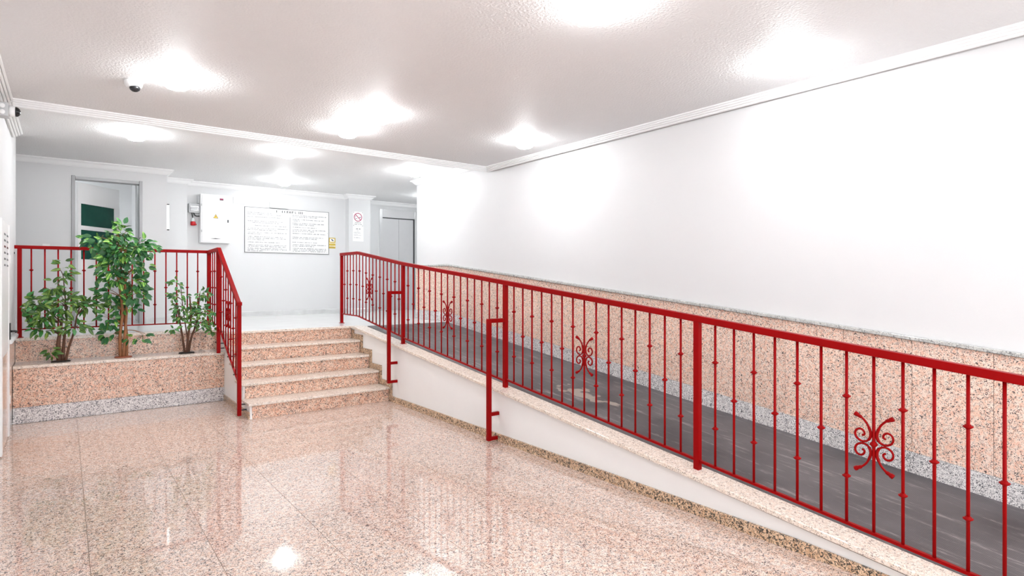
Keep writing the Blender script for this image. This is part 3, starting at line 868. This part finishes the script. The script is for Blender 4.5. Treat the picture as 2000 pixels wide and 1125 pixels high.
MB().prism_y([(2.058,2.606),(2.044,2.585),(2.052,2.586),(2.047,2.566),(2.063,2.590),(2.055,2.590)], BW-0.1458, BW-0.1449).build('bolt_symbol', 'ink_dark', dr)
MB().box(2.115, BW-0.1445, 2.868, 2.172, BW-0.1422, 2.900).build('maker_label', 'ink_dark', dr)
MB().box(2.120, BW-0.1455, 2.880, 2.167, BW-0.1446, 2.896).build('label_face', 'sign_red', dr)
MB().prism_y([(1.96,2.205),(2.05,2.214),(2.14,2.205),(2.05,2.200)], BW-0.1445, BW-0.1422).build('scuff_slot', 'ink_dark', dr)
for zz in (2.33, 2.77):
    MB().lathe([(0.006,-0.02),(0.006,0.02)], 8, (x0+0.016, BW-0.137, zz)).build('hinge', 'grey_plastic', ep)
MB().box(1.790, BW-0.05, 2.80, 1.822, BW, 2.935).build('cable_duct', 'grey_plastic', ep)

bb = thing('breaker_box', (1.735, BW, 2.634), 'small grey breaker box with smoked cover beside the electrical cabinet', 'breaker box')
MB().box(1.655, BW-0.085, 2.634, 1.822, BW, 2.790).build('body', 'grey_plastic', bb, bevel=0.006)
MB().box(1.672, BW-0.092, 2.660, 1.806, BW-0.085, 2.752).build('cover', 'smoke_plastic', bb, bevel=0.003)
MB().box(1.684, BW-0.096, 2.686, 1.775, BW-0.092, 2.728).build('breaker_row', 'grey_plastic', bb)
MB().box(1.780, BW-0.097, 2.708, 1.794, BW-0.092, 2.724).build('cover_latch', 'black', bb)

cp = thing('industrial_plug', (1.725, BW-0.04, 2.42), 'red and pale grey plug hanging on black cable below the breaker box', 'plug')
MB().tube(smooth_curve([(1.705,BW-0.045,2.634),(1.712,BW-0.050,2.590),(1.718,BW-0.050,2.545)], 4), 0.009, 8).build('cable', 'black', cp, True)
MB().tube(smooth_curve([(1.735,BW-0.045,2.634),(1.745,BW-0.050,2.600),(1.775,BW-0.05,2.583),(1.821,BW-0.05,2.585)], 4), 0.009, 8).build('cable', 'black', cp, True)
MB().lathe([(0.012,0.0),(0.020,-0.012),(0.030,-0.040),(0.033,-0.062)], 16, (1.718,BW-0.05,2.550)).build('plug_body', 'plug_pale', cp, True)
MB().lathe([(0.034,0.0),(0.040,-0.008),(0.041,-0.050),(0.036,-0.066)], 16, (1.722,BW-0.05,2.487)).build('plug_cap', 'plug_red', cp, True)
MB().box(1.755, BW-0.066, 2.428, 1.775, BW-0.034, 2.452).build('plug_lid_tab', 'plug_red', cp, bevel=0.003)

bp = MB().box(2.354, BW-0.012, 2.849, 2.555, BW-0.0005, 2.960).build('blank_plate', 'wall_bright', bevel=0.003)
tag(bp, 'plain white blank cover plate right of the electrical cabinet', 'plate')
el = thing('emergency_light', (3.12, BW, 2.815), 'white emergency light box above the notice board', 'lamp')
MB().box(2.965, BW-0.055, 2.818, 3.285, BW-0.0005, 2.922).build('housing', 'white_plastic', el, bevel=0.006)
MB().box(2.985, BW-0.064, 2.832, 3.268, BW-0.0555, 2.910).build('diffuser', 'paper', el, bevel=0.004)

# print helpers: small rows of letter strokes, too small to read
def print_rows(rows, y, name, parent, mat, h, lw, rnd, jitter=True):
    b = MB()
    for x0, x1, z in rows:
        x = x0
        while x < x1 - lw:
            n = rnd.randint(2, 9)
            for k in range(n):
                if x > x1 - lw: break
                s = lw*0.74; t = h*0.22; q = rnd.random()
                b.box(x, y-0.0006, z, x+s*0.30, y, z+h)
                if q < 0.6: b.box(x+s*0.70, y-0.0006, z, x+s, y, z+h)
                if q > 0.25: b.box(x+s*0.3, y-0.0006, z+h-t, x+s*0.70, y, z+h)
                if 0.15 < q < 0.8: b.box(x+s*0.3, y-0.0006, z+h*0.42, x+s*0.70, y, z+h*0.42+t)
                if q > 0.5: b.box(x+s*0.3, y-0.0006, z, x+s*0.70, y, z+t)
                x += lw
            x += lw*0.9
    o = b.build(name, mat, parent)
    o['kind'] = 'stuff'
    return o

nbd = thing('notice_board', (3.30, BW, 2.0), 'large white two-column rules board on the back wall', 'sign')
X0, X1, Z0, Z1 = 2.547, 4.056, 2.003, 2.803
MB().box(X0, BW-0.012, Z0, X1, BW-0.0005, Z1).build('board', 'paper', nbd)
e = 0.006
for n_, q in (('edge_strip', (X0-e, Z0-e, X0, Z1+e)), ('edge_strip', (X1, Z0-e, X1+e, Z1+e)), ('edge_strip', (X0, Z1, X1, Z1+e)), ('edge_strip', (X0, Z0-e, X1, Z0))):
    MB().box(q[0], BW-0.015, q[1], q[2], BW-0.0005, q[3]).build(n_, 'dark', nbd)
yb = BW-0.0125
MB().box(3.322, yb-0.0008, 2.045, 3.331, yb, 2.665).build('column_rule', 'ink', nbd)
for x, z in ((X0+0.04,Z1-0.035),(X1-0.035,Z1-0.035),(X0+0.035,Z0+0.035),(X1-0.035,Z0+0.03),(X0+0.03,2.40),(X1-0.02,2.40),(3.326,2.02)):
    MB().lathe([(0.007,0.0),(0.007,-0.003)], 10, (x, yb, z), 'y').build('screw', 'grey_plastic', nbd)
# title in a high contrast roman
T, t = 0.27, 0.09
GL = {
 'L': ([(0,0,T,1),(T,0,.62,t),(.56,0,.62,.28)], .66),
 "'": ([(0,.72,.13,1)], .2),
 'E': ([(0,0,T,1),(T,0,.62,t),(T,1-t,.60,1),(T,.47,.46,.47+t),(.54,0,.62,.26),(.54,.76,.60,1)], .66),
 'U': ([(0,.12,T,1),(.55,.12,.62,1),(.10,0,.55,t),(T,.03,.34,.12)], .70),
 'R': ([(0,0,T,1),(T,1-t,.48,1),(T,.48,.48,.48+t),(.44,.52,.64,.95)], .72),
 'O': ([(0,.15,T,.85),(.48,.15,.75,.85),(.12,0,.63,t),(.12,1-t,.63,1)], .78),
 'P': ([(0,0,T,1),(T,1-t,.48,1),(T,.44,.48,.44+t),(.44,.48,.66,.95)], .68),
 'A': ([], .80),
 'I': ([(0,0,T,1),(-.07,0,T+.07,t*.7),(-.07,1-t*.7,T+.07,1)], .36)}
H = 0.042
x = 3.085; zt = 2.738
b = MB()
for ch in "L' EUROPA III":
    if ch == ' ': x += H*0.75; continue
    rects, adv = GL[ch]
    for a0, c0, a1, c1 in rects:
        b.box(x+a0*H, yb-0.001, zt+c0*H, x+a1*H, yb, zt+c1*H)
    if ch == 'R':
        b.prism_y([(x+.40*H,zt+.48*H),(x+.54*H,zt+.48*H),(x+.80*H,zt),(x+.56*H,zt)], yb-0.001, yb)
    if ch == 'A':
        b.prism_y([(x+.30*H,zt+H),(x+.42*H,zt+H),(x+.80*H,zt),(x+.52*H,zt)], yb-0.001, yb)
        b.prism_y([(x+.30*H,zt+H),(x+.36*H,zt+H),(x+.08*H,zt),(x+.0*H,zt)], yb-0.001, yb)
        b.box(x+.16*H, yb-0.001, zt+.3*H, x+.56*H, yb, zt+.37*H)
    x += (adv+0.36)*H
b.build('title_lettering', 'ink_dark', nbd)
rp_ = random.Random(3)
cl = X0+0.045; w = 0.735
Lr = [(0,.44,.085),(0,.45,.112),(0,.60,.160),(0,.62,.235),(.08,.54,.262),(.12,.68,.315),(0,.70,.365),(0,.50,.392),(0,.69,.440),(0,.24,.466),(0,.61,.515),(0,.67,.542),(0,.29,.568),(0,.56,.615),(0,.70,.665),(0,.68,.690),(0,.69,.725),(0,.69,.748),(0,.29,.771)]
rows = [(cl+a, cl+c, Z1-d-0.015) for a, c, d in Lr]
cr = 3.375
Rr = [(0,.64,.090),(0,.46,.116),(0,.60,.165),(0,.14,.190),(0,.60,.235),(0,.41,.262),(0,.47,.310),(0,.64,.355),(0,.40,.382),(0,.64,.425),(0,.59,.495),(0,.47,.522),(0,.48,.590),(0,.64,.635),(0,.41,.662),(0,.64,.705),(0,.64,.732),(0,.63,.758)]
rows += [(cr+a, cr+c, Z1-d-0.015) for a, c, d in Rr]
rows += [(3.09, 3.20, 2.675)]
print_rows(rows, yb, 'printed_text', nbd, 'ink', 0.0165, 0.0150, rp_)

ys = thing('camera_warning_sign', (4.125, BW, 2.11), 'small yellow video surveillance sign at the notice board edge', 'sign')
MB().box(4.070, BW-0.004, 2.114, 4.196, BW-0.0005, 2.322).build('sign_plate', 'yellow', ys)
MB().box(4.085, BW-0.0055, 2.245, 4.176, BW-0.0041, 2.305).build('pictogram_field', 'paper', ys)
MB().prism_y([(4.105,2.285),(4.122,2.297),(4.156,2.274),(4.158,2.256),(4.145,2.258)], BW-0.0066, BW-0.0056).build('camera_pictogram', 'ink_dark', ys)
MB().box(4.074, BW-0.0055, 2.208, 4.192, BW-0.0041, 2.228).build('text_band', 'cream', ys)
MB().box(4.074, BW-0.0055, 2.150, 4.192, BW-0.0041, 2.172).build('text_band', 'cream', ys)
print_rows([(4.084,4.184,2.213),(4.084,4.170,2.156),(4.090,4.180,2.130)], BW-0.0056, 'printed_text', ys, 'ink', 0.009, 0.0085, rp_)

# no smoking sign and notice on the pilaster
ns = thing('no_smoking_sign', (4.588, SW, 2.58), 'white no smoking sign with red ring on the pilaster', 'sign')
MB().box(4.482, SW-0.004, 2.565, 4.694, SW-0.0005, 2.845).build('sign_plate', 'paper', ns)
cx, cz, r = 4.586, 2.737, 0.084
b = MB(); n = 36
for k in range(n):
    a0, a1 = 2*math.pi*k/n, 2*math.pi*(k+1)/n
    b._prism([(cx+q*math.cos(a), SW-0.0042, cz+q*math.sin(a)) for q, a in ((r,a0),(r,a1),(r-0.013,a1),(r-0.013,a0))],
             [(cx+q*math.cos(a), SW-0.0056, cz+q*math.sin(a)) for q, a in ((r,a0),(r,a1),(r-0.013,a1),(r-0.013,a0))])
d = 0.0065/math.sqrt(2); k = (r-0.006)/math.sqrt(2)
b.prism_y([(cx-k-d, cz+k-d), (cx-k+d, cz+k+d), (cx+k+d, cz-k+d), (cx+k-d, cz-k-d)], SW-0.0058, SW-0.0042)
b.build('prohibition_ring', 'sign_red', ns)
b = MB()
b.prism_y([(cx+0.020,cz-0.002),(cx+0.060,cz+0.010),(cx+0.056,cz-0.006),(cx+0.030,cz-0.016)], SW-0.0052, SW-0.0042)
b.prism_y([(cx-0.055,cz-0.028),(cx-0.010,cz-0.019),(cx-0.012,cz-0.025),(cx-0.053,cz-0.038)], SW-0.0052, SW-0.0042)
b.prism_y([(cx-0.060,cz+0.030),(cx-0.054,cz+0.030),(cx-0.050,cz-0.010),(cx-0.055,cz-0.010)], SW-0.0052, SW-0.0042)
b.build('cigarette_symbol', 'ink', ns)
print_rows([(4.525,4.655,2.622),(4.508,4.672,2.590)], SW-0.0042, 'printed_text', ns, 'ink', 0.013, 0.011, rp_)
for x in (4.497, 4.680):
    for z in (2.83, 2.572):
        MB().lathe([(0.006,0.0),(0.006,-0.003)], 10, (x, SW-0.004, z), 'y').build('screw', 'dark', ns)
nt = thing('paper_notice', (4.590, SW, 2.263), 'white printed paper notice under the no smoking sign', 'paper')
MB().box(4.482, SW-0.003, 2.263, 4.700, SW-0.0005, 2.560).build('sheet', 'paper', nt)
print_rows([(4.545,4.645,2.495)], SW-0.0031, 'heading_print', nt, 'ink_dark', 0.022, 0.016, rp_)
print_rows([(4.505,4.650,2.420),(4.505,4.635,2.436),(4.505,4.660,2.378),(4.505,4.590,2.392),(4.505,4.650,2.325),(4.505,4.620,2.340),(4.560,4.625,2.465)], SW-0.0031, 'printed_text', nt, 'ink', 0.006, 0.0075, rp_)

sw = thing('light_switch', (-0.198, DW, 1.88), 'white light switch plate on the door wall above the planter railing', 'switch')
MB().box(-0.238, DW-0.012, 1.915, -0.158, DW-0.0005, 1.995).build('plate', 'white_plastic', sw, bevel=0.003)
MB().box(-0.222, DW-0.017, 1.930, -0.174, DW-0.012, 1.980).build('rocker', 'white_metal', sw, bevel=0.002)
tl = thing('wall_tube_light', (1.255, DW+0.06, 2.26), 'slim upright white tube lamp with black ends on the wall corner', 'lamp')
MB().lathe([(0.018,0.0),(0.018,0.37)], 14, (1.255, DW+0.06, 2.275)).build('tube', 'tube', tl, True)
for z in (2.26, 2.645):
    MB().lathe([(0.0195,0.0),(0.0195,0.016)], 14, (1.255, DW+0.06, z)).build('end_cap', 'black', tl)

# ------------------------------------------------------------------ doorway with the open door
d2 = thing('door_2', (0.50, DW, LZ), 'open white door with green panes in an aluminium doorway', 'door')
structure(d2)
MB().box(0.080, DW-0.015, LZ, 0.122, DW+0.14, 2.965).build('frame_jamb', 'alu', d2, bevel=0.003)
MB().box(0.880, DW-0.015, LZ, 0.920, DW+0.14, 2.965).build('frame_jamb', 'alu', d2, bevel=0.003)
MB().box(0.123, DW-0.015, 2.915, 0.879, DW+0.14, 2.955).build('frame_head', 'alu', d2, bevel=0.003)
u = Vector((0.66, 0.75, 0)).normalized(); nrm = Vector((u.y, -u.x, 0))
hg = Vector((0.140, DW+0.16, 0))
def leaf_box(b, s0, s1, z0, z1, th=0.04, off=0.0):
    q = []
    for s, t_ in ((s0, off+th/2), (s1, off+th/2), (s1, off-th/2), (s0, off-th/2)):
        p = hg + u*s + nrm*t_
        q.append((p.x, p.y))
    b.hexa([(x, y, z0) for x, y in q], [(x, y, z1) for x, y in q])
b = MB()
LW = 0.80
g0, g1 = 0.055, 0.70
for a in ((0, g0, LZ+0.01, 2.62), (g1, LW, LZ+0.01, 2.62), (g0, g1, 2.60, 2.62), (g0, g1, 2.225, 2.285), (g0, g1, LZ+0.01, 1.80)):
    leaf_box(b, *a)
dl = b.build('door_leaf', 'white_metal', d2)
b = MB(); leaf_box(b, g0, g1, 2.62, 2.90, 0.03); b.build('transom_panel', 'white_metal', d2)
b = MB(); leaf_box(b, 0, g0, 2.62, 2.90, 0.03); leaf_box(b, g1, LW, 2.62, 2.90, 0.03); b.build('transom_panel', 'white_metal', d2)
for z0, z1 in ((2.286, 2.599), (1.801, 2.224)):
    b = MB(); leaf_box(b, g0+0.001, g1-0.001, z0, z1, 0.016); b.build('pane', 'green_glass', dl, label='dark green glass pane')

# door on the left wall
d1 = thing('door_1', (-0.44, 7.0, 0.0), 'white metal service door with vent slots on the left wall', 'door')
structure(d1)
MB().box(-0.4395, 6.50, 0.012, -0.415, 6.58, 2.025).build('frame_stile', 'white_metal', d1, bevel=0.003)
MB().box(-0.4395, 7.30, 0.012, -0.415, 7.38, 2.025).build('frame_stile', 'white_metal', d1, bevel=0.003)
up = MB().box(-0.4395, 6.581, 0.83, -0.420, 7.299, 2.02).build('upper_panel', 'white_metal', d1)
MB().box(-0.4395, 6.581, 0.012, -0.425, 7.299, 0.828).build('lower_panel', 'pink', d1)
for i in range(6):
    for yy in (6.80, 7.10):
        MB().box(-0.4205, yy, 1.90-0.055*i, -0.4185, yy+0.16, 1.917-0.055*i).build('vent_slot', 'black', up)
hd = MB().box(-0.4150, 7.318, 0.93, -0.405, 7.352, 1.09).build('handle_plate', 'black', d1, bevel=0.003)
MB().tube([(-0.406,7.335,1.01),(-0.372,7.335,1.01),(-0.362,7.33,1.01),(-0.362,7.22,1.01)], 0.010, 8).build('handle', 'black', hd, True)
for zz in (0.35, 1.70):
    MB().lathe([(0.008,-0.04),(0.008,0.04)], 8, (-0.418, 7.388, zz)).build('hinge', 'white_plastic', d1)

# ------------------------------------------------------------------ elevator
ev = thing('elevator', (5.78, EW, LZ), 'grey steel elevator entrance with two sliding doors at the back right', 'elevator')
MB().box(5.317, EW-0.012, LZ, 5.387, EW+0.019, 3.02).build('frame_jamb', 'steel_panel', ev, bevel=0.003)
MB().box(6.155, EW-0.012, LZ, 6.240, EW+0.019, 3.02).build('frame_jamb', 'steel_panel', ev, bevel=0.003)
MB().box(5.388, EW-0.012, 2.842, 6.154, EW+0.019, 3.02).build('header', 'steel_panel', ev, bevel=0.003)
MB().box(5.388, EW+0.010, 2.822, 6.154, EW+0.019, 2.841).build('shadow_gap', 'dark', ev)
MB().box(5.388, EW+0.006, LZ, 5.770, EW+0.019, 2.821).build('door_panel', 'steel_panel', ev)
MB().box(5.773, EW+0.002, LZ, 6.120, EW+0.019, 2.821).build('door_panel', 'steel_panel', ev)
MB().box(6.121, EW+0.010, LZ, 6.154, EW+0.019, 2.821).build('door_gap', 'dark', ev)
